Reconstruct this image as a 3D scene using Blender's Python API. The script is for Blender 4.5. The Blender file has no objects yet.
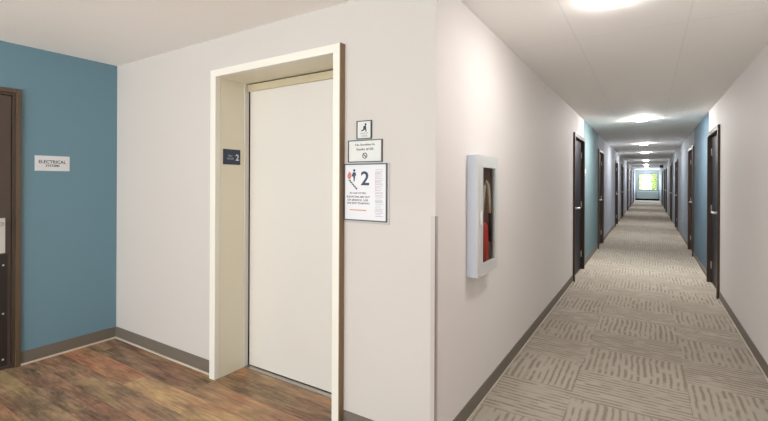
import bpy, bmesh, math, random
from mathutils import Vector, Matrix, Euler
random.seed(7)
S = bpy.context.scene
COL = S.collection

# ------------------------------------------------------------------ camera
cam_d = bpy.data.cameras.new('camera'); cam = bpy.data.objects.new('camera', cam_d); COL.objects.link(cam)
F_PX = 421.25
cam_d.sensor_fit = 'HORIZONTAL'; cam_d.sensor_width = 36.0; cam_d.lens = 36.0*F_PX/768
cam_d.shift_y = -(210.5-181.5)/768
cam_d.clip_start = .02; cam_d.clip_end = 300
YAW = .5607; ROLL = .0043
cam.matrix_world = Matrix.Translation((0, 0, 1.413)) @ Matrix.Rotation(YAW, 4, 'Z') @ Matrix.Rotation(math.pi/2, 4, 'X') @ Matrix.Rotation(ROLL, 4, 'Z')
S.camera = cam

# ------------------------------------------------------------------ view, world, lights
S.view_settings.view_transform = 'Standard'; S.view_settings.look = 'None'
S.view_settings.gamma = 1; S.view_settings.use_curve_mapping = False
S.view_settings.exposure = 0.15
SKY_STRENGTH = 3.0
NEAR_LAMP = 145.0
LAMP = 780.0            # emission of the ceiling light lenses
FAR_LAMP = 410.0
ADDED_LAMP = 60.0  # lamps added above the unseen part of the lobby
REAR_FILL_W = 225.0    # added fill light from an invented lobby window behind the camera
END_WINDOW_W = 85.0     # daylight entering by the window at the end of the hallway
w = bpy.data.worlds.new('world'); S.world = w; w.use_nodes = True
nt = w.node_tree; nt.nodes.clear()
out = nt.nodes.new('ShaderNodeOutputWorld'); bg = nt.nodes.new('ShaderNodeBackground')
bg.inputs[0].default_value = (.86, .93, 1, 1); bg.inputs[1].default_value = SKY_STRENGTH
nt.links.new(bg.outputs[0], out.inputs[0])

def area_light(name, loc, rot, sx, sy, watts, col):
    d = bpy.data.lights.new(name, 'AREA'); d.shape = 'RECTANGLE'; d.size = sx; d.size_y = sy; d.energy = watts; d.color = col
    o = bpy.data.objects.new(name, d); COL.objects.link(o); o.location = loc; o.rotation_euler = rot
    return o
area_light('window_and_fill_light', (-2.0, -3.94, 1.35), (math.pi/2+.98, 0, 0), 3.6, 1.9, REAR_FILL_W, (.98, 1, 1))  # added fill, tilted up to brighten ceiling and lobby
area_light('window_and_fill_light', (-.04, 39.52, 1.465), (-math.pi/2-.1, 0, 0), 1.2, 1.25, END_WINDOW_W, (.80, .90, 1))

# ------------------------------------------------------------------ helpers
def lin(c):
    return tuple(((v/255)/12.92 if v/255 <= .04045 else ((v/255+.055)/1.055)**2.4) for v in c) + (1,)

def newmat(name):
    m = bpy.data.materials.new(name); m.use_nodes = True
    return m, m.node_tree, m.node_tree.nodes['Principled BSDF']

def mat(name, rgb, rough=.5, metal=0, spec=.5, var=0, vscale=3, bump=0, bscale=200, coat=0):
    m, t, b = newmat(name)
    b.inputs['Base Color'].default_value = lin(rgb); b.inputs['Roughness'].default_value = rough
    b.inputs['Metallic'].default_value = metal; b.inputs['Specular IOR Level'].default_value = spec
    b.inputs['Coat Weight'].default_value = coat
    tc = t.nodes.new('ShaderNodeTexCoord')
    if var:
        n = t.nodes.new('ShaderNodeTexNoise'); n.inputs['Scale'].default_value = vscale; n.inputs['Detail'].default_value = 4
        t.links.new(tc.outputs['Object'], n.inputs['Vector'])
        mx = t.nodes.new('ShaderNodeMix'); mx.data_type = 'RGBA'
        c = lin(rgb)
        mx.inputs[6].default_value = tuple(v*(1-var) for v in c[:3])+(1,); mx.inputs[7].default_value = tuple(min(1, v*(1+var)) for v in c[:3])+(1,)
        t.links.new(n.outputs[0], mx.inputs[0]); t.links.new(mx.outputs[2], b.inputs['Base Color'])
    if bump:
        n = t.nodes.new('ShaderNodeTexNoise'); n.inputs['Scale'].default_value = bscale
        t.links.new(tc.outputs['Object'], n.inputs['Vector'])
        bp = t.nodes.new('ShaderNodeBump'); bp.inputs['Strength'].default_value = bump; bp.inputs['Distance'].default_value = .002
        t.links.new(n.outputs[0], bp.inputs['Height']); t.links.new(bp.outputs[0], b.inputs['Normal'])
    return m

def bx(bm, x0, x1, y0, y1, z0, z1, mi=0, bev=0):
    vs = [bm.verts.new((x, y, z)) for x in (x0, x1) for y in (y0, y1) for z in (z0, z1)]
    q = [(0, 1, 3, 2), (4, 6, 7, 5), (0, 4, 5, 1), (2, 3, 7, 6), (0, 2, 6, 4), (1, 5, 7, 3)]
    fs = []
    for f in q:
        fc = bm.faces.new([vs[i] for i in f]); fc.material_index = mi; fs.append(fc)
    if bev:
        es = list({e for f in fs for e in f.edges})
        r = bmesh.ops.bevel(bm, geom=es, offset=bev, segments=2, profile=.6, affect='EDGES')
        for f in r['faces']: f.material_index = mi
    return bm

def box(*a, **k): return bx(bmesh.new(), *a, **k)

def poly(bm, pts, y0, y1, mi=0):
    """polygon in the x-z plane, extruded along y"""
    a = [bm.verts.new((p[0], y0, p[1])) for p in pts]; b = [bm.verts.new((p[0], y1, p[1])) for p in pts]
    bm.faces.new(a).material_index = mi; bm.faces.new(b[::-1]).material_index = mi
    n = len(pts)
    for i in range(n):
        bm.faces.new((a[i], b[i], b[(i+1) % n], a[(i+1) % n])).material_index = mi
    return bm

def lathe(bm, prof, seg=24, center=(0, 0, 0), mi=0, smooth=True):
    rings = []
    for r, z in prof:
        if r < 1e-6: rings.append([bm.verts.new((center[0], center[1], center[2]+z))])
        else: rings.append([bm.verts.new((center[0]+r*math.cos(2*math.pi*i/seg), center[1]+r*math.sin(2*math.pi*i/seg), center[2]+z)) for i in range(seg)])
    for a, b in zip(rings, rings[1:]):
        for i in range(seg):
            j = (i+1) % seg
            if len(a) == 1 and len(b) == 1: continue
            if len(a) == 1: f = bm.faces.new((a[0], b[i], b[j]))
            elif len(b) == 1: f = bm.faces.new((a[i], b[0], a[j]))
            else: f = bm.faces.new((a[i], b[i], b[j], a[j]))
            f.smooth = smooth; f.material_index = mi
    return bm

def tube(bm, pts, r, seg=10, mi=0):
    """round tube through points; r a number or a list"""
    pts = [Vector(p) for p in pts]; rings = []
    for k, p in enumerate(pts):
        d = (pts[min(k+1, len(pts)-1)]-pts[max(k-1, 0)]).normalized()
        up = Vector((0, 0, 1)) if abs(d.z) < .9 else Vector((0, 1, 0))
        u = d.cross(up).normalized(); v = u.cross(d); rr = r[k] if isinstance(r, (list, tuple)) else r
        rings.append([bm.verts.new(p+u*rr*math.cos(2*math.pi*i/seg)+v*rr*math.sin(2*math.pi*i/seg)) for i in range(seg)])
    for a, b in zip(rings, rings[1:]):
        for i in range(seg):
            f = bm.faces.new((a[i], b[i], b[(i+1) % seg], a[(i+1) % seg])); f.smooth = True; f.material_index = mi
    bm.faces.new(rings[0][::-1]).material_index = mi; bm.faces.new(rings[-1]).material_index = mi
    return bm

def obj(name, bm, mats, parent=None, label=None):
    if isinstance(bm, bpy.types.Mesh): me = bm; me.name = name
    else:
        bmesh.ops.recalc_face_normals(bm, faces=bm.faces[:])
        me = bpy.data.meshes.new(name); bm.to_mesh(me); bm.free()
    for m in (mats if isinstance(mats, (list, tuple)) else [mats]): me.materials.append(m)
    o = bpy.data.objects.new(name, me); COL.objects.link(o)
    if parent: o.parent = parent
    if label: o['label'] = label
    return o

def empty(name, loc, rotz=0):
    o = bpy.data.objects.new(name, None); COL.objects.link(o); o.location = loc; o.rotation_euler = (0, 0, rotz)
    o.empty_display_size = .1
    return o

def tag(o, label=None, cat=None, group=None, kind=None):
    if label: o['label'] = label
    if cat: o['category'] = cat
    if group: o['group'] = group
    if kind: o['kind'] = kind
    return o

def struct(name, bm, mats, label=None):
    return tag(obj(name, bm, mats), label=label, kind='structure')

def copy_thing(root, name=None):
    r = root.copy(); COL.objects.link(r)
    if name: r.name = name
    for ch in list(root.children):
        c = ch.copy(); COL.objects.link(c); c.parent = r
        for g in list(ch.children):
            d = g.copy(); COL.objects.link(d); d.parent = c
    return r

def text_mesh(body, width, height, cx=0, cz=0, y=-.0008, depth=.0012, align='CENTER'):
    """flat lettering in the x-z plane facing -y, fitted to a width and a cap height"""
    cu = bpy.data.curves.new('lettering', 'FONT'); cu.body = body; cu.size = 1; cu.extrude = .02; cu.resolution_u = 3; cu.offset = .018
    o = bpy.data.objects.new('lettering', cu); COL.objects.link(o)
    bpy.context.view_layer.update()
    me = bpy.data.meshes.new_from_object(o.evaluated_get(bpy.context.evaluated_depsgraph_get()))
    bpy.data.objects.remove(o); bpy.data.curves.remove(cu)
    xs = [v.co.x for v in me.vertices]; ys = [v.co.y for v in me.vertices]
    x0, x1, y0, y1 = min(xs), max(xs), min(ys), max(ys)
    for v in me.vertices:
        X = (v.co.x-(x0+x1)/2)/(x1-x0)*width+cx; Z = (v.co.y-(y0+y1)/2)/(y1-y0)*height+cz
        v.co = (X, y-(v.co.z/.04)*depth, Z)
    me.materials.clear()
    return me

def merge(meshes):
    bm = bmesh.new()
    for me in meshes:
        bm.from_mesh(me); bpy.data.meshes.remove(me)
    return bm

# ------------------------------------------------------------------ materials
M = {}
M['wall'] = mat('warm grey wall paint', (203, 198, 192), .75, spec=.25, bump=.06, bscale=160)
M['wall_hall'] = mat('light-raised hallway paint', (228, 224, 221), .7, spec=.3, bump=.05, bscale=160)  # same paint as the lobby wall, hallway brightness put into the colour
M['wall_far_right'] = mat('daylight tinted dark wall paint', (132, 142, 151), .7, spec=.3)  # darker copy of the far wall grey, cool daylight painted in
M['wall_end'] = mat('grey end wall paint', (176, 180, 178), .7, spec=.3)
M['wall_far'] = mat('daylight tinted wall paint', (164, 171, 182), .7, spec=.3)  # light grey paint with the blue of daylight put into it
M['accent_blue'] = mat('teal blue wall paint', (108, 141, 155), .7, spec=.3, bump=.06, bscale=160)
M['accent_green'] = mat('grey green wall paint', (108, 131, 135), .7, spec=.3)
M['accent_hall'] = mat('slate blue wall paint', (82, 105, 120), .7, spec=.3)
M['base'] = mat('taupe vinyl base', (112, 104, 93), .5, var=.04, vscale=6)
M['base_toe'] = mat('base toe highlight', (206, 196, 180), .5)  # highlight along the toe painted as a lighter tone
M['enamel'] = mat('ivory enamel', (232, 229, 218), .38, spec=.5)
M['enamel_jamb'] = mat('ivory enamel jamb', (228, 222, 202), .4, spec=.5)
M['transom'] = mat('shaded transom enamel', (190, 178, 148), .4)  # shade under the soffit darkened into the enamel
M['door_white'] = mat('off white door enamel', (216, 212, 204), .33, spec=.5)
M['edge_brown'] = mat('brown edge strip', (134, 110, 82), .5)
M['dark_gap'] = mat('dark gap', (26, 24, 22), .8)
M['alu'] = mat('brushed aluminium', (190, 188, 182), .35, 1)
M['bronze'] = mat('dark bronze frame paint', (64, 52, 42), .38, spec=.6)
M['bronze_lit'] = mat('lit bronze casing', (90, 73, 55), .4, spec=.6)  # lit copy of the frame bronze, light painted into the colour
M['black_frame'] = mat('dark brown door frame', (70, 52, 38), .45, spec=.35)
M['leaf_dark'] = mat('dark espresso door', (26, 26, 33), .5, spec=.3, var=.1, vscale=8)
M['leaf_brown'] = mat('brown metal door', (76, 64, 58), .4, spec=.5)
M['kick'] = mat('black kick plate', (40, 32, 30), .35)
M['satin'] = mat('satin nickel', (222, 220, 216), .35, .45)
M['steel_body'] = mat('pale steel cabinet enamel', (206, 214, 226), .3, .1, spec=.6)
M['cab_front'] = mat('grey steel cabinet door', (208, 211, 210), .35, .1, spec=.6)
M['tub'] = mat('reflection brown lining', (196, 164, 144), .5)  # brown reflection inside the cabinet put into the lining colour
M['red'] = mat('red extinguisher enamel', (196, 44, 26), .3, spec=.6)
M['black'] = mat('black rubber', (26, 26, 28), .5)
M['pale_hose'] = mat('pale discharge horn', (226, 206, 180), .4)
M['brass'] = mat('brass valve', (190, 150, 80), .3, 1)
M['white'] = mat('white sign face', (222, 223, 226), .45)
M['sign_grey'] = mat('pale grey sign face', (214, 216, 212), .45)
M['holder'] = mat('acrylic holder', (186, 184, 178), .2, spec=.6)
M['navy'] = mat('navy sign', (38, 56, 78), .4)
M['ink'] = mat('dark sign ink', (44, 48, 54), .5)
M['ink_blue'] = mat('navy sign ink', (40, 58, 82), .5)
M['ink_grey'] = mat('grey sign ink', (170, 168, 172), .5)
M['ink_red'] = mat('red sign ink', (204, 124, 100), .5)
M['ink_pink'] = mat('pink sign ink', (220, 170, 168), .5)
M['border'] = mat('grey black sign border', (74, 76, 84), .4)
M['guard'] = mat('vinyl corner guard', (188, 180, 176), .3)
M['guard_edge'] = mat('corner guard seam', (120, 112, 106), .4)
M['ring'] = mat('white light trim', (236, 232, 226), .4)
M['win_frame'] = mat('grey window frame', (150, 154, 150), .4)
M['unit'] = mat('pale grey unit casing', (196, 204, 198), .45)
M['bark'] = mat('tree bark', (92, 78, 62), .9, var=.2, vscale=12)
M['grass'] = mat('lawn', (116, 140, 74), .9, var=.2, vscale=1)

def ceiling_mat():
    m, t, b = newmat('white ceiling tile'); b.inputs['Roughness'].default_value = .75; b.inputs['Specular IOR Level'].default_value = .3
    L = t.links.new
    tc = t.nodes.new('ShaderNodeTexCoord'); sp = t.nodes.new('ShaderNodeSeparateXYZ'); L(tc.outputs['Object'], sp.inputs[0])
    def mth(op, a, b_=None):
        n = t.nodes.new('ShaderNodeMath'); n.operation = op
        for i, v in enumerate((a, b_)):
            if v is None: continue
            if isinstance(v, (int, float)): n.inputs[i].default_value = v
            else: L(v, n.inputs[i])
        return n.outputs[0]
    def line(v, off, per, wd):
        f = mth('FRACT', mth('DIVIDE', mth('ADD', v, off), per))
        d = mth('ABSOLUTE', mth('SUBTRACT', f, .5))
        return mth('LESS_THAN', d, wd/per/2)
    g = mth('MAXIMUM', line(sp.outputs[0], .44+.325+6.5, .65, .012), line(sp.outputs[1], -3.29+.65+13, 1.3, .012))
    mx = t.nodes.new('ShaderNodeMix'); mx.data_type = 'RGBA'
    mx.inputs[6].default_value = lin((252, 250, 247)); mx.inputs[7].default_value = lin((245, 243, 240))
    # tile joints only over the hallway
    hall = mth('MULTIPLY', mth('GREATER_THAN', sp.outputs[0], -.9), mth('GREATER_THAN', sp.outputs[1], 1.2))
    L(mth('MULTIPLY', g, hall), mx.inputs[0]); L(mx.outputs[2], b.inputs['Base Color'])
    return m
M['ceiling'] = ceiling_mat()

def nodes_for(t):
    L = t.links.new
    def mth(op, a, b_=None, c_=None):
        n = t.nodes.new('ShaderNodeMath'); n.operation = op
        for i, v in enumerate((a, b_, c_)):
            if v is None: continue
            if isinstance(v, (int, float)): n.inputs[i].default_value = v
            else: L(v, n.inputs[i])
        return n.outputs[0]
    def comb(x, y, z):
        n = t.nodes.new('ShaderNodeCombineXYZ')
        for i, v in enumerate((x, y, z)):
            if isinstance(v, (int, float)): n.inputs[i].default_value = v
            else: L(v, n.inputs[i])
        return n.outputs[0]
    def noise(vec, scale=1, detail=2, rough=.5):
        n = t.nodes.new('ShaderNodeTexNoise'); n.inputs['Scale'].default_value = scale; n.inputs['Detail'].default_value = detail
        n.inputs['Roughness'].default_value = rough; L(vec, n.inputs['Vector']); return n.outputs[0]
    def white(vec):
        n = t.nodes.new('ShaderNodeTexWhiteNoise'); n.noise_dimensions = '3D'; L(vec, n.inputs['Vector']); return n.outputs[0]
    def ramp(fac, stops):
        n = t.nodes.new('ShaderNodeValToRGB'); L(fac, n.inputs[0]); e = n.color_ramp.elements
        while len(e) < len(stops): e.new(.5)
        for el, (p, c) in zip(e, stops): el.position = p; el.color = lin(c) if len(c) == 3 else c
        return n.outputs[0]
    def mix(fac, a, b_, blend='MIX'):
        n = t.nodes.new('ShaderNodeMix'); n.data_type = 'RGBA'; n.blend_type = blend
        for i, v in ((0, fac), (6, a), (7, b_)):
            if isinstance(v, (int, float)): n.inputs[i].default_value = v
            elif isinstance(v, tuple): n.inputs[i].default_value = v
            else: L(v, n.inputs[i])
        return n.outputs[2]
    return L, mth, comb, noise, white, ramp, mix

def carpet_mat():
    m, t, b = newmat('patterned carpet tile'); b.inputs['Roughness'].default_value = .95; b.inputs['Specular IOR Level'].default_value = .1
    L, mth, comb, noise, white, ramp, mix = nodes_for(t)
    tc = t.nodes.new('ShaderNodeTexCoord'); sp = t.nodes.new('ShaderNodeSeparateXYZ'); L(tc.outputs['Object'], sp.inputs[0])
    x, y = sp.outputs[0], sp.outputs[1]
    col = mth('FLOOR', mth('DIVIDE', mth('ADD', x, .43), .66))
    offs = mth('MULTIPLY', mth('GREATER_THAN', col, .5), .15)        # right column a little further on
    offs = mth('ADD', offs, mth('MULTIPLY', mth('LESS_THAN', col, -.5), .10))
    v = mth('DIVIDE', mth('SUBTRACT', mth('SUBTRACT', y, offs), 3.0), .5)
    row = mth('FLOOR', v)
    par = mth('MODULO', mth('ADD', mth('ADD', row, col), 400), 2)    # 0: strokes across, 1: strokes along
    cross = mth('LESS_THAN', par, .5)
    inv = mth('SUBTRACT', 1, cross)
    s = mth('ADD', mth('MULTIPLY', cross, y), mth('MULTIPLY', inv, x))
    tt = mth('ADD', mth('MULTIPLY', cross, x), mth('MULTIPLY', inv, y))
    wob = mth('MULTIPLY', mth('SUBTRACT', noise(comb(x, y, 0), 4, 1), .5), .035)
    s2 = mth('DIVIDE', mth('ADD', s, wob), .041)
    sid = mth('FLOOR', s2); fr = mth('ABSOLUTE', mth('SUBTRACT', mth('FRACT', s2), .5))
    rnd = white(comb(sid, row, col))
    wid = mth('ADD', .22, mth('MULTIPLY', rnd, .14))
    ragged = mth('MULTIPLY', mth('SUBTRACT', noise(comb(mth('MULTIPLY', x, 60), mth('MULTIPLY', y, 60), sid), 1, 2), .5), .42)
    stripe = mth('MULTIPLY', mth('SUBTRACT', mth('ADD', wid, ragged), fr), 6)
    dash = mth('MULTIPLY', mth('SUBTRACT', noise(comb(mth('MULTIPLY', sid, 7.31), mth('MULTIPLY', tt, 7.0), mth('MULTIPLY', col, 3.7)), 1, 1), .34), 6)
    for_clamp = []
    for q in (stripe, dash):
        n = t.nodes.new('ShaderNodeClamp'); L(q, n.inputs[0]); for_clamp.append(n.outputs[0])
    mask = mth('MULTIPLY', for_clamp[0], for_clamp[1])
    pile = noise(comb(x, y, 0), 260, 3, .8)
    blot = noise(comb(x, y, 3), 1.3, 2)
    light = ramp(mth('ADD', mth('MULTIPLY', pile, .7), mth('MULTIPLY', blot, .3)), [(.3, (152, 143, 130)), (.7, (196, 188, 176))])
    dark = ramp(pile, [(.3, (112, 102, 89)), (.7, (160, 150, 135))])
    L(mix(mth('MULTIPLY', mask, .85), light, dark), b.inputs['Base Color'])
    bp = t.nodes.new('ShaderNodeBump'); bp.inputs['Strength'].default_value = .4; bp.inputs['Distance'].default_value = .002
    L(mth('SUBTRACT', pile, mth('MULTIPLY', mask, .5)), bp.inputs['Height']); L(bp.outputs[0], b.inputs['Normal'])
    return m
M['carpet'] = carpet_mat()

def wood_mat():
    m, t, b = newmat('brown vinyl plank floor'); b.inputs['Specular IOR Level'].default_value = .4
    L, mth, comb, noise, white, ramp, mix = nodes_for(t)
    tc = t.nodes.new('ShaderNodeTexCoord'); sp = t.nodes.new('ShaderNodeSeparateXYZ'); L(tc.outputs['Object'], sp.inputs[0])
    x, y = sp.outputs[0], sp.outputs[1]
    r = mth('DIVIDE', mth('SUBTRACT', y, 1.506), .178); row = mth('FLOOR', r)
    sh = mth('MULTIPLY', white(comb(row, 2.5, 0)), 1.2)
    c = mth('DIVIDE', mth('ADD', mth('ADD', x, 3.04), sh), 1.22); pid = mth('FLOOR', c)
    # the visible end joint near the left of the picture sits in row -1
    rnd = white(comb(row, pid, 5))
    smoke = noise(comb(mth('ADD', mth('MULTIPLY', x, 3.2), mth('MULTIPLY', pid, 3.3)), mth('MULTIPLY', y, 11), mth('MULTIPLY', row, 4.1)), 1, 5, .68)
    grain = noise(comb(mth('MULTIPLY', x, 5), mth('MULTIPLY', y, 70), row), 1, 4, .65)
    f = mth('ADD', mth('ADD', mth('MULTIPLY', rnd, .22), mth('MULTIPLY', smoke, .74)), mth('MULTIPLY', grain, .16))
    colr = ramp(f, [(.34, (112, 90, 75)), (.46, (160, 131, 112)), (.55, (188, 156, 132)), (.64, (210, 176, 142)), (.76, (228, 198, 156))])
    tint = ramp(white(comb(pid, row, 9)), [(0, (226, 214, 208)), (.35, (214, 222, 214)), (.7, (255, 240, 214)), (1, (236, 205, 190))])
    colr = mix(.8, colr, tint, 'MULTIPLY')
    hue = ramp(noise(comb(mth('MULTIPLY', x, 2.1), mth('MULTIPLY', y, 5), mth('ADD', 7, row)), 1, 3, .6), [(.38, (255, 214, 206)), (.5, (255, 246, 232)), (.62, (212, 222, 190))])
    colr = mix(.5, colr, hue, 'MULTIPLY')
    fine = ramp(grain, [(.35, (196, 188, 180)), (.6, (255, 255, 255))])
    colr = mix(.6, colr, fine, 'MULTIPLY')
    ey = mth('ABSOLUTE', mth('SUBTRACT', mth('FRACT', r), .5)); ex = mth('ABSOLUTE', mth('SUBTRACT', mth('FRACT', c), .5))
    seam = mth('MAXIMUM', mth('GREATER_THAN', ey, .492), mth('GREATER_THAN', ex, .4985))
    L(mix(mth('MULTIPLY', seam, .5), colr, lin((62, 46, 36))), b.inputs['Base Color'])
    L(mth('ADD', .42, mth('MULTIPLY', grain, .2)), b.inputs['Roughness'])
    return m
M['wood'] = wood_mat()

def glass_mat():
    m, t, b = newmat('clear glass'); t.nodes.remove(b)
    o = t.nodes['Material Output']; tr = t.nodes.new('ShaderNodeBsdfTransparent'); gl = t.nodes.new('ShaderNodeBsdfGlossy')
    tr.inputs[0].default_value = (.95, .97, .96, 1); gl.inputs['Roughness'].default_value = .03
    lw = t.nodes.new('ShaderNodeLayerWeight'); lw.inputs[0].default_value = .5; mx = t.nodes.new('ShaderNodeMixShader')
    fr = t.nodes.new('ShaderNodeMath'); fr.operation = 'POWER'; fr.inputs[1].default_value = 5; t.links.new(lw.outputs['Facing'], fr.inputs[0])
    ad = t.nodes.new('ShaderNodeMath'); ad.operation = 'MULTIPLY_ADD'; ad.inputs[1].default_value = .8; ad.inputs[2].default_value = .04
    t.links.new(fr.outputs[0], ad.inputs[0]); fr = ad
    t.links.new(fr.outputs[0], mx.inputs[0]); t.links.new(tr.outputs[0], mx.inputs[1]); t.links.new(gl.outputs[0], mx.inputs[2])
    t.links.new(mx.outputs[0], o.inputs[0])
    return m
M['glass'] = glass_mat()

def emit_mat(name, rgb, strength):
    m, t, b = newmat(name)
    b.inputs['Base Color'].default_value = (.9, .9, .9, 1)
    b.inputs['Emission Color'].default_value = lin(rgb); b.inputs['Emission Strength'].default_value = strength
    return m
M['lens'] = emit_mat('lit hallway lens', (255, 250, 246), LAMP)
M['lens_far'] = emit_mat('lit lens far along', (255, 250, 246), FAR_LAMP)
M['lens_near'] = emit_mat('lit lens near the lobby', (255, 250, 246), NEAR_LAMP)
M['lens_added'] = emit_mat('added lobby lens', (255, 249, 241), ADDED_LAMP)

def leaf_mat(name, rgb):
    m, t, b = newmat(name)
    b.inputs['Base Color'].default_value = lin(rgb); b.inputs['Roughness'].default_value = .6
    tl = t.nodes.new('ShaderNodeBsdfTranslucent'); tl.inputs[0].default_value = lin(rgb)
    mx = t.nodes.new('ShaderNodeMixShader'); mx.inputs[0].default_value = .5
    o = t.nodes['Material Output']
    t.links.new(b.outputs[0], mx.inputs[1]); t.links.new(tl.outputs[0], mx.inputs[2]); t.links.new(mx.outputs[0], o.inputs[0])
    return m
M['leaf_a'] = leaf_mat('bright foliage', (232, 234, 168)); M['leaf_b'] = leaf_mat('mid foliage', (206, 220, 140))

# ------------------------------------------------------------------ room shell
H = 2.44
CW = 1.93       # plane of the elevator wall
XL = -.906      # left face of the hallway
XR = .735       # right face of the hallway
XB = -4.048     # blue wall
YE = 39.54      # end wall
YR = -4.0       # wall behind the camera
BH = .1016

bm = bmesh.new(); bx(bm, XB-.3, XR+.3, YR-.2, CW, -.12, 0); bx(bm, -2.66, -1.48, CW, 2.3, -.12, 0)
struct('floor', bm, M['wood'], 'brown wood plank vinyl floor in front of the elevator')
struct('floor.001', box(XL-.3, XR+.3, CW, YE+.3, -.12, 0), M['carpet'], 'taupe patterned carpet running down the hallway')
struct('ceiling', box(XB-.3, XR+.3, YR-.2, YE+.3, H, H+.1), M['ceiling'], 'white ceiling')

# doors along the hallway: centre y of each
LD = [7.04, 10.5, 15.9, 19.5, 24.7, 28.95, 34.1]
RD = [7.04, 10.5, 15.7, 19.15, 24.4, 27.3, 31.5]
HW = .53; HT = 2.105     # half width and height of a door opening

def wall_with_holes(bm, face, back, y0, y1, holes, mats_at):
    """a wall in the y direction: front layer with openings, back layer whole.
    holes: (y0,y1,z0,z1); mats_at: list of (y_from, material index)"""
    f2 = face + (back-face)*.72
    xa, xb = sorted((face, f2)); xc, xd = sorted((f2, back))
    bx(bm, xc, xd, y0, y1, 0, H)
    cuts = sorted({y0, y1} | {v for h in holes for v in h[:2]} | {m[0] for m in mats_at if y0 < m[0] < y1})
    for a, b in zip(cuts, cuts[1:]):
        mid = (a+b)/2; mi = [m[1] for m in mats_at if m[0] <= mid][-1]
        hs = [h for h in holes if h[0] < mid < h[1]]
        if not hs: bx(bm, xa, xb, a, b, 0, H, mi)
        else:
            h = hs[0]
            if h[2] > 0: bx(bm, xa, xb, a, b, 0, h[2], mi)
            bx(bm, xa, xb, a, b, h[3], H, mi)
    return bm

CAB = (2.395, 2.71, .875, 1.545)
# hallway, left: starts behind the elevator wall's return
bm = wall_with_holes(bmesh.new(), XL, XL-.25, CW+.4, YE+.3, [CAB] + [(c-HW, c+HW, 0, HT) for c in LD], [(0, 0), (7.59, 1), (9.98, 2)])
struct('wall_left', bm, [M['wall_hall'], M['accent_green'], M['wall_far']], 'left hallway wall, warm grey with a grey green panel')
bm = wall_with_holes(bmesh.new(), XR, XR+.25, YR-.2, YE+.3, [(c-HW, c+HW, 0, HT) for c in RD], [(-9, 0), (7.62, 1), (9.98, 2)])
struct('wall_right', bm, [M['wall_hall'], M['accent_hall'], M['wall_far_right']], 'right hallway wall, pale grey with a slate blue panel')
# elevator wall
bm = bmesh.new()
OX0, OX1, OZ = -2.65, -1.49, 2.195
bx(bm, XB-.3, OX0, CW, CW+.4, 0, H); bx(bm, OX1, XL, CW, CW+.4, 0, H); bx(bm, OX0, OX1, CW, CW+.4, OZ, H); bx(bm, OX0, OX1, CW+.33, CW+.4, 0, OZ)
bm.normal_update()
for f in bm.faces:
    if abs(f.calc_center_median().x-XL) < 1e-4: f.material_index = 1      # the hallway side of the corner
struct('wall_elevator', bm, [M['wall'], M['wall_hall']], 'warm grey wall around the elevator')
# blue wall with the electrical room door opening
ED0, ED1, EDT = .20, 1.235, 2.09
bm = bmesh.new()
bx(bm, XB-.3, XB-.22, YR-.2, CW, 0, H)
bx(bm, XB-.22, XB, YR-.2, ED0, 0, H); bx(bm, XB-.22, XB, ED1, CW, 0, H); bx(bm, XB-.22, XB, ED0, ED1, EDT, H)
struct('wall_accent', bm, M['accent_blue'], 'teal blue accent wall at the left')
# end wall with window
WX0, WX1, WZ0, WZ1 = -.684, .60, .80, 2.14
bm = bmesh.new()
for a in ((XL, WX0, 0, H), (WX1, XR, 0, H), (WX0, WX1, 0, WZ0), (WX0, WX1, WZ1, H)): bx(bm, a[0], a[1], YE, YE+.2, a[2], a[3])
struct('wall_end', bm, M['wall_end'], 'end wall of the hallway around the far window')
# wall behind the camera with an added window opening for fill light
bm = bmesh.new()
for a in ((XB, -3.9, 0, H), (.5, XR, 0, H), (-3.9, .5, 0, .35), (-3.9, .5, 2.35, H)): bx(bm, a[0], a[1], YR-.2, YR, a[2], a[3])
struct('wall_rear', bm, M['wall'])

# baseboards: a flat vinyl strip with a cove toe carrying a painted highlight
def base_run(bm, p0, p1, n):
    """from p0 to p1 along the wall foot, n = direction off the wall"""
    (xa, ya), (xb, yb) = p0, p1
    for t, z0, z1, mi in ((.006, .012, BH, 0), (.013, 0, .0125, 1)):
        xs = sorted((xa, xb + n[0]*t)) if n[0] else sorted((xa, xb)); ys = sorted((ya, yb + n[1]*t)) if n[1] else sorted((ya, yb))
        bx(bm, xs[0], xs[1], ys[0], ys[1], z0, z1, mi)
def gaps(y0, y1, centres, hw=.551):
    a = y0
    for c in centres:
        yield a, c-hw; a = c+hw
    yield a, y1
BM = [M['base'], M['base_toe']]
bm = bmesh.new()
for a, b in gaps(CW, YE, LD): base_run(bm, (XL, a), (XL, b), (1, 0))
struct('baseboard_left', bm, BM)
bm = bmesh.new()
for a, b in gaps(YR, YE, RD): base_run(bm, (XR, a), (XR, b), (-1, 0))
struct('baseboard_right', bm, BM)
bm = bmesh.new(); base_run(bm, (XB, CW), (-2.656, CW), (0, -1)); base_run(bm, (-1.4795, CW), (XL+.006, CW), (0, -1))
struct('baseboard_elevator', bm, BM)
bm = bmesh.new(); base_run(bm, (XB, ED1+.013), (XB, CW-.013), (1, 0)); base_run(bm, (XB, YR), (XB, ED0-.013), (1, 0))
struct('baseboard_accent', bm, BM)
bm = bmesh.new(); bx(bm, XL+.014, XR-.014, YE-.012, YE, 0, .13)
struct('baseboard_end', bm, M['dark_gap'])

# corner guard on the outside corner, from floor to 1.24 m
bm = bmesh.new(); G = .024
bx(bm, XL-G, XL+.0035, CW-.0035, CW, BH+.001, 1.24); bx(bm, XL, XL+.0035, CW, CW+G, BH+.001, 1.24)
bx(bm, XL-.0005, XL+.0042, CW-.0042, CW+.0005, BH+.001, 1.24, 1)
struct('trim_1', bm, [M['guard'], M['guard_edge']], 'pale vinyl corner guard on the lower half of the wall corner')

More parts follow.
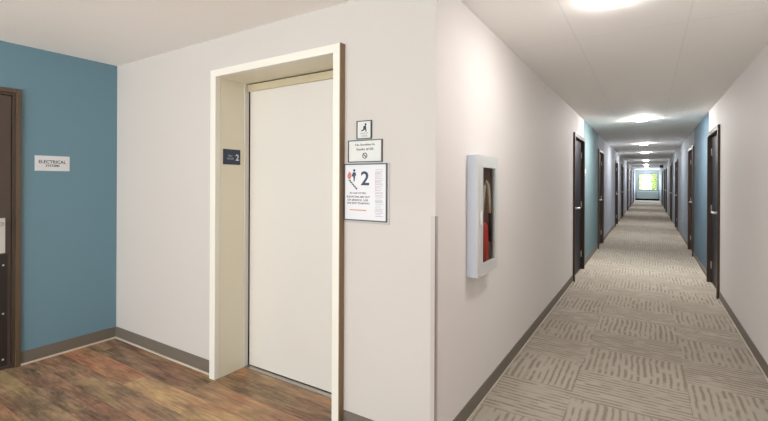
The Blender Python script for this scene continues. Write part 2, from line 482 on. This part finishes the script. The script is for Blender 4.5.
# ------------------------------------------------------------------ windows
wn = tag(empty('window_1', (0, YE, 0)), label='bright window at the far end of the hallway', kind='structure')
bm = bmesh.new()
for a in ((WX0, WX0+.05, WZ0, WZ1), (WX1-.05, WX1, WZ0, WZ1), (WX0+.05, WX1-.05, WZ0, WZ0+.05), (WX0+.05, WX1-.05, WZ1-.05, WZ1)):
    bx(bm, a[0], a[1], .07, .13, a[2], a[3], bev=.004)
bx(bm, -.065, -.02, .075, .125, WZ0+.05, WZ1-.05, bev=.004)
obj('window_frame', bm, M['win_frame'], wn)
obj('pane', box(WX0+.05, -.065, .098, .104, WZ0+.05, WZ1-.05), M['glass'], wn)
obj('pane', box(-.02, WX1-.05, .098, .104, WZ0+.05, WZ1-.05), M['glass'], wn)
obj('window_sill', box(WX0-.03, WX1+.03, -.03, .07, WZ0-.03, WZ0-.001, bev=.004), M['win_frame'], wn)
wn = tag(empty('added_window', (-1.7, YR, 0)), kind='structure')  # added unseen window framing the rear fill light
bm = bmesh.new()
for a in ((-2.2, -2.14, .35, 2.35), (2.14, 2.2, .35, 2.35), (-2.14, 2.14, .35, .41), (-2.14, 2.14, 2.29, 2.35)):
    bx(bm, a[0], a[1], -.14, -.08, a[2], a[3])
for q in (-.75, .7): bx(bm, q, q+.05, -.135, -.085, .41, 2.29)
obj('window_frame', bm, M['win_frame'], wn)

# ------------------------------------------------------------------ hallway doors
def make_hall_door(side, name):
    """local x along the wall, -y out of the wall; latch at local x = side*"""
    r = empty(name, (0, 0, 0))
    bm = bmesh.new()
    for a, b in ((-.55, -.498), (.498, .55)): bx(bm, a, b, -.026, .10, 0, 2.068, bev=.004)
    bx(bm, -.55, .55, -.026, .10, 2.068, 2.125, bev=.004)
    for a, b in ((-.498, -.483), (.483, .498)): bx(bm, a, b, .077, .10, 0, 2.068)
    obj('door_frame', bm, M['black_frame'], r)
    lf = obj('door_leaf', box(-.494, .494, .028, .073, .008, 2.063, bev=.003), M['leaf_dark'], r)
    lp = obj('lock_plate', box(side*.43-.038, side*.43+.038, .002, .028, .92, 1.19, bev=.008), M['satin'], r)
    bm = bmesh.new()
    tube(bm, [(side*.43, .005, 1.04), (side*.43, -.038, 1.04), (side*.425, -.05, 1.04), (side*.41, -.055, 1.04), (side*.36, -.055, 1.04), (side*.31, -.053, 1.038)], [.016, .015, .014, .014, .013, .012], 12)
    obj('door_handle', bm, M['satin'], r)
    bm = bmesh.new()
    for z in (.25, 1.05, 1.85): tube(bm, [(-side*.495, .022, z-.05), (-side*.495, .022, z+.05)], .007, 8)
    obj('hinge', bm, M['satin'], r)
    return r
ordinal = ['nearest', 'second', 'third', 'fourth', 'fifth', 'sixth', 'seventh']
n = 1
protoL = make_hall_door(-1, 'door_1'); protoR = None
for i, c in enumerate(LD):
    r = protoL if i == 0 else copy_thing(protoL, 'door_%d' % n)
    r.location = (XL, c, 0); r.rotation_euler = (0, 0, math.pi/2)
    tag(r, 'dark hallway door in the left wall, %s from the camera' % ordinal[i], group='dark doors on the left of the hallway', kind='structure'); n += 1
protoR = make_hall_door(1, 'door_%d' % n)
for i, c in enumerate(RD):
    r = protoR if i == 0 else copy_thing(protoR, 'door_%d' % n)
    r.location = (XR, c, 0); r.rotation_euler = (0, 0, -math.pi/2)
    tag(r, 'dark hallway door in the right wall, %s from the camera' % ordinal[i], group='dark doors on the right of the hallway', kind='structure'); n += 1

# ------------------------------------------------------------------ electrical room door in the blue wall
# local x = world y, -y = off the wall
EC = (ED0+ED1)/2; hw = (ED1-ED0)/2
r = tag(empty('door_%d' % n, (XB, EC, 0), math.pi/2), 'dark brown metal door with bronze frame in the teal blue wall', kind='structure')
bm = bmesh.new(); o_ = hw+.010
for s in (-1, 1):
    a, b = sorted((s*o_, s*(o_-.032))); bx(bm, a, b, -.018, .12, 0, 2.098, bev=.003)
bx(bm, -o_+.032, o_-.032, -.018, .12, 2.066, 2.098, bev=.003)
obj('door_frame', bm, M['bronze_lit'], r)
bm = bmesh.new()
for s in (-1, 1):
    a, b = sorted((s*(o_-.032), s*(o_-.052))); bx(bm, a, b, -.008, .12, 0, 2.066, bev=.002)
    a, b = sorted((s*(o_-.052), s*(o_-.067))); bx(bm, a, b, .05, .12, 0, 2.046, bev=.002)
bx(bm, -o_+.052, o_-.052, -.008, .12, 2.046, 2.066, bev=.002)
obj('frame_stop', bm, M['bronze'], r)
L_ = o_-.055
obj('door_leaf', box(-L_, L_, .005, .049, .008, 2.043, bev=.002), M['leaf_brown'], r)
kp = obj('kick_plate', box(-L_+.02, L_-.02, .002, .005, .03, .86), M['kick'], r)
bm = bmesh.new()
for z in (.08, .42, .78):
    for xx in (-L_+.045, L_-.045): bx(bm, xx-.006, xx+.006, -.002, .002, z-.006, z+.006, bev=.002)
obj('plate_screw', bm, M['satin'], r)
bm = bmesh.new(); bx(bm, L_-.115, L_-.035, -.004, .005, .87, 1.13, bev=.003)
obj('lock_plate', bm, M['satin'], r)
bm = bmesh.new(); tube(bm, [(L_-.07, 0, 1.09), (L_-.07, -.05, 1.09), (L_-.085, -.06, 1.09), (L_-.13, -.06, 1.09), (L_-.19, -.058, 1.088)], [.017, .015, .015, .013, .012], 12)
obj('door_handle', bm, M['satin'], r)

# ------------------------------------------------------------------ elevator entrance
EX = -2.07; R_ = empty('elevator_entrance', (EX, CW, 0))
tag(R_, 'off white elevator door recessed in an ivory painted surround', 'elevator door')
def ex(v): return v-EX
def ey(v): return v-CW
FY = 1.888
bm = bmesh.new()
bx(bm, ex(-2.655), ex(-2.596), ey(FY), ey(CW-.0005), 0, 2.15, bev=.003)
bx(bm, ex(-1.535), ex(-1.486), ey(FY), ey(CW-.0005), 0, 2.15, bev=.003)
bx(bm, ex(-2.655), ex(-1.486), ey(FY), ey(CW-.0005), 2.15, 2.20, bev=.003)
obj('surround', bm, M['enamel'], R_)
obj('jamb', box(ex(-2.649), ex(-2.596), ey(CW), ey(2.17), 0, 2.15), M['enamel_jamb'], R_)
obj('jamb', box(ex(-1.535), ex(-1.491), ey(CW), ey(2.17), 0, 2.15), M['enamel_jamb'], R_)
obj('soffit', box(ex(-2.649), ex(-1.491), ey(CW), ey(2.17), 2.15, 2.194), M['enamel_jamb'], R_)
bm = bmesh.new(); bx(bm, ex(-1.486), ex(-1.480), ey(FY), ey(CW-.0005), 0, 2.2)
obj('edge_strip', bm, M['edge_brown'], R_, 'brown edge strip')
obj('transom', box(ex(-2.585), ex(-1.545), ey(2.163), ey(2.180), 2.092, 2.143), M['transom'], R_)
obj('door_stop', box(ex(-2.596), ex(-2.589), ey(2.14), ey(2.178), 0, 2.15), M['door_white'], R_)
obj('door_panel', box(ex(-2.580), ex(-1.52), ey(2.182), ey(2.212), .012, 2.13, bev=.002), M['door_white'], R_)
obj('back_plate', box(ex(-2.645), ex(-1.495), ey(2.215), ey(2.225), 0, 2.19), M['dark_gap'], R_)
obj('sill', box(ex(-2.589), ex(-1.536), ey(2.14), ey(2.176), .0005, .006), M['alu'], R_, 'thin metal sill')

# ------------------------------------------------------------------ signs
def rect_ring(bm, w, h, t, y0, y1, mi=0):
    for a in ((-w/2, -w/2+t, -h/2, h/2), (w/2-t, w/2, -h/2, h/2), (-w/2+t, w/2-t, -h/2, -h/2+t), (-w/2+t, w/2-t, h/2-t, h/2)):
        bx(bm, a[0], a[1], y0, y1, a[2], a[3], mi)
    return bm
def disc(bm, cx, cz, r, y0, y1, n=20, mi=0): return poly(bm, [(cx+r*math.cos(2*math.pi*i/n), cz+r*math.sin(2*math.pi*i/n)) for i in range(n)], y0, y1, mi)
def ring(bm, cx, cz, ro, ri, y0, y1, n=24):
    P = [(math.cos(2*math.pi*i/n), math.sin(2*math.pi*i/n)) for i in range(n)]
    for i in range(n):
        a, b = P[i], P[(i+1) % n]
        poly(bm, [(cx+ro*a[0], cz+ro*a[1]), (cx+ro*b[0], cz+ro*b[1]), (cx+ri*b[0], cz+ri*b[1]), (cx+ri*a[0], cz+ri*a[1])], y0, y1)
    return bm

# electrical room sign on the blue wall
r = tag(empty('wall_sign', (XB, 1.447, 1.546), math.pi/2), 'small white sign reading ELECTRICAL on the teal blue wall', 'sign')
obj('sign_face', box(-.117, .117, -.003, -.0002, -.060, .060, bev=.001), M['white'], r)
obj('lettering', text_mesh('ELECTRICAL', .182, .026, 0, .012, -.003), M['ink'], r)
obj('lettering', text_mesh('SYSTEMS', .094, .019, .0, -.018, -.003), M['ink'], r)

# braille style floor plate on the elevator jamb
r = tag(empty('wall_sign', (-2.596, 2.026, 1.588), math.pi/2), 'small navy plate with white 2 on the left jamb of the elevator opening', 'sign')
obj('sign_face', box(-.0745, .0745, -.006, -.0002, -.056, .056, bev=.002), M['navy'], r)
obj('lettering', text_mesh('2', .030, .046, .046, -.002, -.006), M['white'], r)
obj('lettering', text_mesh('Elev', .034, .015, -.014, .009, -.006), M['ink_grey'], r)
obj('lettering', text_mesh('FLOOR', .056, .014, -.014, -.012, -.006), M['ink_grey'], r)

# the three signs right of the elevator
def framed_sign(x0, x1, z0, z1, label, border, face, t=.005):
    r = tag(empty('wall_sign', ((x0+x1)/2, CW, (z0+z1)/2)), label, 'sign', 'framed signs beside the elevator')
    w_, h_ = x1-x0, z1-z0
    obj('sign_face', box(-w_/2+t, w_/2-t, -.006, -.0002, -h_/2+t, h_/2-t), face, r)
    obj('sign_frame', rect_ring(bmesh.new(), w_, h_, t, -.011, -.0002), border, r)
    return r
r = framed_sign(-1.390, -1.290, 1.649, 1.751, 'smallest framed sign with a dark pictogram, topmost of three by the elevator', M['border'], M['sign_grey'], .0045)
bm = bmesh.new()
disc(bm, .010, .030, .006, -.0075, -.006, 12)
poly(bm, [(-.004, .020), (.012, .024), (.014, .006), (.006, .002), (-.006, -.006), (-.020, -.008), (-.018, -.003), (-.006, .004)], -.0075, -.006)
poly(bm, [(.006, .004), (.014, .006), (.016, -.012), (.011, -.012)], -.0075, -.006)
obj('pictogram', bm, M['ink'], r)
bm = bmesh.new()
for zz, a, b in ((-.020, -.026, .026), (-.034, -.018, .020)):
    q = a
    while q < b-.003:
        wd = random.uniform(.003, .006); bx(bm, q, q+wd, -.0068, -.006, zz-.004, zz+.004); q += wd+.003
obj('text_block', bm, M['ink_grey'], r)

r = framed_sign(-1.449, -1.220, 1.520, 1.644, 'wide framed no smoking sign, middle of three by the elevator', M['border'], M['sign_grey'], .005)
obj('lettering', text_mesh('No Smoking In', .130, .015, .0, .034, -.006, .001), M['ink'], r)
obj('lettering', text_mesh('Studio #102', .115, .014, .0, .010, -.006, .001), M['ink'], r)
bm = ring(bmesh.new(), 0, -.026, .0165, .0125, -.0075, -.006)
poly(bm, [(-.011, -.017), (-.009, -.015), (.011, -.035), (.009, -.037)], -.0075, -.006)
bx(bm, -.009, .007, -.0074, -.006, -.028, -.025)
obj('pictogram', bm, M['ink'], r)

r = framed_sign(-1.477, -1.188, 1.193, 1.512, 'large framed fire stairs sign with a big navy 2, lowest of three by the elevator', M['border'], M['white'], .006)
bm = bmesh.new(); bx(bm, .1446, .158, -.004, -.0002, -.172, .159); bx(bm, -.1440, .1446, -.004, -.0002, -.172, -.1598)
obj('holder', bm, M['holder'], r, 'clear acrylic holder edge')
obj('lettering', text_mesh('2', .056, .078, .000, .078, -.006), M['ink_blue'], r)
y0, y1 = -.0075, -.006
obj('pictogram', poly(bmesh.new(), [(-.112, .072), (-.121, .085), (-.119, .100), (-.112, .107), (-.111, .118), (-.103, .108), (-.099, .112), (-.094, .098), (-.097, .080), (-.104, .071)], y0, y1), M['ink_red'], r, 'red flame pictogram')
bm = bmesh.new()
disc(bm, -.074, .122, .0075, y0, y1, 12)
poly(bm, [(-.082, .112), (-.066, .112), (-.060, .094), (-.065, .092), (-.068, .100), (-.069, .078), (-.072, .060), (-.078, .060), (-.078, .078), (-.083, .092), (-.089, .086), (-.092, .090)], y0, y1)
obj('pictogram', bm, M['ink_blue'], r, 'navy person pictogram')
bm = bmesh.new()
for k in range(5):
    cx, cz = -.106+k*.011, .066-k*.0105
    bx(bm, cx-.006, cx+.008, y0, y1, cz-.004, cz+.002); bx(bm, cx+.004, cx+.008, y0, y1, cz-.0105, cz-.004)
obj('pictogram', bm, M['ink'], r, 'dark stairs pictogram')
for s_, wd, zz, cx in (('IN CASE OF FIRE,', .112, -.006, -.048), ('ELEVATORS ARE OUT', .158, -.026, -.046), ('OF SERVICE. USE', .142, -.0445, -.050), ('THE EXIT STAIRWAY', .158, -.062, -.046)):
    obj('lettering', text_mesh(s_, wd, .011, cx, zz, -.006, .001), M['ink'], r)
bm = bmesh.new(); bx(bm, -.104, .010, -.0068, -.006, -.103, -.098); obj('text_line', bm, M['ink_red'], r)
bm = bmesh.new(); z = .125
while z > -.140:
    wd = random.choice((.052, .048, .040, .052)); hh = random.choice((.0022, .003, .0022))
    bx(bm, .066+random.uniform(0, .004), .066+wd, -.0068, -.006, z, z+hh); z -= random.choice((.0065, .008, .010))
obj('text_block', bm, M['ink_grey'], r)
bm = bmesh.new(); bx(bm, .071, .0735, -.0072, -.0069, -.02, .10); bx(bm, .066, .116, -.0072, -.0069, .096, .098); bx(bm, .066, .116, -.0072, -.0069, .050, .052)
obj('text_line', bm, M['ink_pink'], r)

# small room plates beside hallway doors
def plate(x, y, z, rot, lab):
    r = tag(empty('room_plate', (x, y, z), rot), lab, 'sign', 'small room plates along the hallway')
    obj('sign_face', box(-.05, .05, -.006, -.0002, -.05, .05, bev=.002), M['sign_grey'], r)
    obj('sign_band', box(-.045, .045, -.008, -.006, -.045, -.012), M['holder'], r)
plate(XL, 7.81, 1.585, math.pi/2, 'small pale room plate on the grey green wall panel by the nearest left door')
plate(XL, 18.45, 1.60, math.pi/2, 'small pale room plate before the fourth door on the left')
plate(XR, 17.45, 1.575, -math.pi/2, 'small pale room plate on the right wall past the third door')

# ------------------------------------------------------------------ extinguisher cabinet and extinguisher
CY0, CY1, CZ0, CZ1, CT = 2.362, 2.745, .852, 1.572, .067
cy = (CY0+CY1)/2
r = tag(empty('extinguisher_cabinet', (XL, cy, CZ0), math.pi/2), 'pale steel fire extinguisher cabinet with glass front on the hallway wall', 'cabinet')
hw = (CY1-CY0)/2; hh = CZ1-CZ0
bm = bmesh.new()     # projecting steel rim
for a in ((-hw, -hw+.016, 0, hh), (hw-.016, hw, 0, hh), (-hw+.016, hw-.016, 0, .016), (-hw+.016, hw-.016, hh-.016, hh)):
    bx(bm, a[0], a[1], -CT+.014, -.0005, a[2], a[3], bev=.003)
obj('body', bm, M['steel_body'], r)
zb = CZ0
ch = (CAB[1]-CAB[0])/2; cc = (CAB[0]+CAB[1])/2-cy; t0, t1 = CAB[2]-zb, CAB[3]-zb
bm = bmesh.new()
bx(bm, cc-ch+.004, cc+ch-.004, .150, .158, t0+.004, t1-.004)
for a in ((cc-ch+.002, cc-ch+.008, t0+.002, t1-.002), (cc+ch-.008, cc+ch-.002, t0+.002, t1-.002), (cc-ch+.008, cc+ch-.008, t0+.002, t0+.010), (cc-ch+.008, cc+ch-.008, t1-.010, t1-.002)):
    bx(bm, a[0], a[1], -.03, .150, a[2], a[3])
obj('lining', bm, M['tub'], r)
wl, wr, wb, wt = -hw+.082, hw-.062, .070, hh-.072
bm = bmesh.new()
for a in ((-hw, wl, 0, hh), (wr, hw, 0, hh), (wl, wr, 0, wb), (wl, wr, wt, hh)):
    bx(bm, a[0], a[1], -CT, -CT+.0135, a[2], a[3])
d = obj('door', bm, M['cab_front'], r)
bm = bmesh.new()
for a in ((wl-.014, wl, wb-.014, wt+.014), (wr, wr+.014, wb-.014, wt+.014), (wl, wr, wb-.014, wb), (wl, wr, wt, wt+.014)):
    bx(bm, a[0], a[1], -CT-.004, -CT-.0002, a[2], a[3], bev=.001)
obj('glazing_bead', bm, M['cab_front'], d)
obj('pane', box(wl, wr, -CT+.004, -CT+.008, wb, wt), M['glass'], d)
bm = bmesh.new(); bx(bm, wl-.045, wl-.030, -CT-.012, -CT-.0002, hh/2-.05, hh/2+.03, bev=.003)
obj('pull', bm, M['satin'], d)

FX, FYY, FZ = -.902, 2.60, CAB[2]+.010
r = tag(empty('fire_extinguisher', (FX, FYY, FZ)), 'red fire extinguisher standing inside the glass fronted wall cabinet', 'fire extinguisher')
R0 = .046
obj('cylinder', lathe(bmesh.new(), [(0, 0.0), (R0*.9, 0), (R0, .008), (R0, .22), (R0*.93, .245), (R0*.7, .265), (R0*.35, .275), (.014, .28), (0, .28)], 28), M['red'], r)
bm = bmesh.new(); lathe(bm, [(.013, .278), (.013, .315), (.018, .318), (.018, .345), (0, .347)], 16)
obj('valve', bm, M['brass'], r)
bm = bmesh.new(); bx(bm, -.008, .008, -.08, .012, .348, .354, bev=.002); bx(bm, -.008, .008, -.075, -.016, .326, .331, bev=.002)
obj('lever', bm, M['black'], r)
bm = bmesh.new(); tube(bm, [(.010, .000, .33), (.014, .000, .42), (.020, .004, .50), (.028, .012, .535), (.036, .022, .51), (.042, .030, .43), (.044, .036, .33)], [.008, .009, .010, .010, .010, .010, .011], 12)
obj('hose', bm, M['pale_hose'], r)
bm = bmesh.new(); tube(bm, [(.044, .036, .335), (.044, .042, .27), (.040, .058, .15)], [.009, .008, .012], 12)
obj('nozzle', bm, M['black'], r)

# ------------------------------------------------------------------ ceiling lights
def make_light(lens):
    r = empty('ceiling_light', (0, 0, 0))
    obj('trim_ring', lathe(bmesh.new(), [(.084, -.001), (.106, -.001), (.106, -.005), (.100, -.008), (.0905, -.008), (.084, -.001)], 36), M['ring'], r)
    obj('lens', lathe(bmesh.new(), [(.089, -.008), (.088, -.023), (.080, -.029), (.05, -.033), (0, -.035)], 24), lens, r)
    return r
LY = [2.61, 7.95, 12.95, 16.8, 22.8, 28.2, 33.6]
proto = make_light(M['lens_near']); proto_hall = make_light(M['lens']); proto_far = make_light(M['lens_far'])
for i, y in enumerate(LY):
    r = proto if i == 0 else proto_hall if i == 1 else proto_far if i == 2 else copy_thing(proto_far)
    r.location = (-.155 if i == 0 else -.105, y, H)
    tag(r, 'round lit ceiling light, %s along the hallway' % ordinal[i], 'ceiling light', 'round ceiling lights along the hallway')
proto2 = make_light(M['lens_added'])  # unseen fixtures added to light the lobby
for i, (x, y) in enumerate(((-3.0, -.3), (-2.7, -2.6))):
    r = proto2 if i == 0 else copy_thing(proto2)
    r.location = (x, y, H)
    tag(r, ('added unseen ceiling light over the lobby near the elevator', 'added unseen ceiling light at the back of the lobby')[i], 'ceiling light', 'added ceiling lights in the lobby')

# ------------------------------------------------------------------ far end of the hallway
r = tag(empty('wall_heater', (-.04, YE, .16)), 'low pale grey louvred unit under the far window', 'heating unit')
obj('casing', box(-.70, .70, -.16, -.0005, .0, .58, bev=.012), M['unit'], r)
bm = bmesh.new()
for k in range(5): bx(bm, -.64, .64, -.166, -.1605, .10+k*.09, .115+k*.09)
obj('louvre', bm, M['dark_gap'], r)
obj('foot', box(-.66, -.60, -.14, -.02, -.16, -.0005), M['dark_gap'], r); obj('foot', box(.60, .66, -.14, -.02, -.16, -.0005), M['dark_gap'], r)

r = tag(empty('ceiling_camera', (.64, 29.2, H)), 'small black device hanging from the ceiling near the end of hallway', 'camera')
obj('mount', lathe(bmesh.new(), [(0, -.0005), (.055, -.0005), (.055, -.02), (.02, -.025), (0, -.025)], 20), M['black'], r)
bm = bmesh.new(); bx(bm, -.095, .085, -.07, .09, -.16, -.026, bev=.015)
obj('housing', bm, M['black'], r)
bm = bmesh.new(); tube(bm, [(0, -.069, -.093), (0, -.10, -.093)], [.035, .038], 16); obj('camera_lens', bm, M['leaf_dark'], r)

# ------------------------------------------------------------------ outside the far window
struct('ground', box(-40, 40, YE+2, YE+90, -3.2, -3.0), M['grass'])
def tree(x, y, h, rad, m, label, seed):
    rnd = random.Random(seed)
    r = tag(empty('tree', (x, y, -3.0)), label, 'tree', 'trees outside the far window')
    bm = bmesh.new(); tube(bm, [(0, 0, 0), (.1, 0, h*.3), (-.05, .1, h*.6), (0, 0, h*.85)], [.22, .17, .12, .05], 10)
    for k in range(6):
        a = k*1.05; z = h*(.35+.07*k)
        tube(bm, [(0, 0, z), (math.cos(a)*rad*.4, math.sin(a)*rad*.4, z+.5), (math.cos(a)*rad*.75, math.sin(a)*rad*.75, z+1.0)], [.07, .05, .02], 7)
    obj('trunk', bm, M['bark'], r)
    bm = bmesh.new()
    for k in range(2600):
        while True:
            p = Vector((rnd.uniform(-1, 1), rnd.uniform(-1, 1), rnd.uniform(-1, 1)))
            if .3 < p.length < 1: break
        c = Vector((p.x*rad, p.y*rad, h*.62+p.z*h*.40)); s = rnd.uniform(.10, .22)
        e = Euler((rnd.uniform(0, 3), rnd.uniform(0, 3), rnd.uniform(0, 3))).to_matrix()
        vs = [bm.verts.new(c+e @ Vector(q)*s) for q in ((-1, 0, 0), (0, -.5, .1), (1, 0, 0), (0, .5, .1))]
        bm.faces.new(vs)
    obj('foliage', bm, m, r)
tree(-2.3, 47.5, 6.6, 2.0, M['leaf_a'], 'leafy yellow green tree seen in the left pane of the far window', 1)
tree(2.0, 49.5, 6.8, 2.0, M['leaf_b'], 'leafy green tree seen in the right pane of the far window', 2)
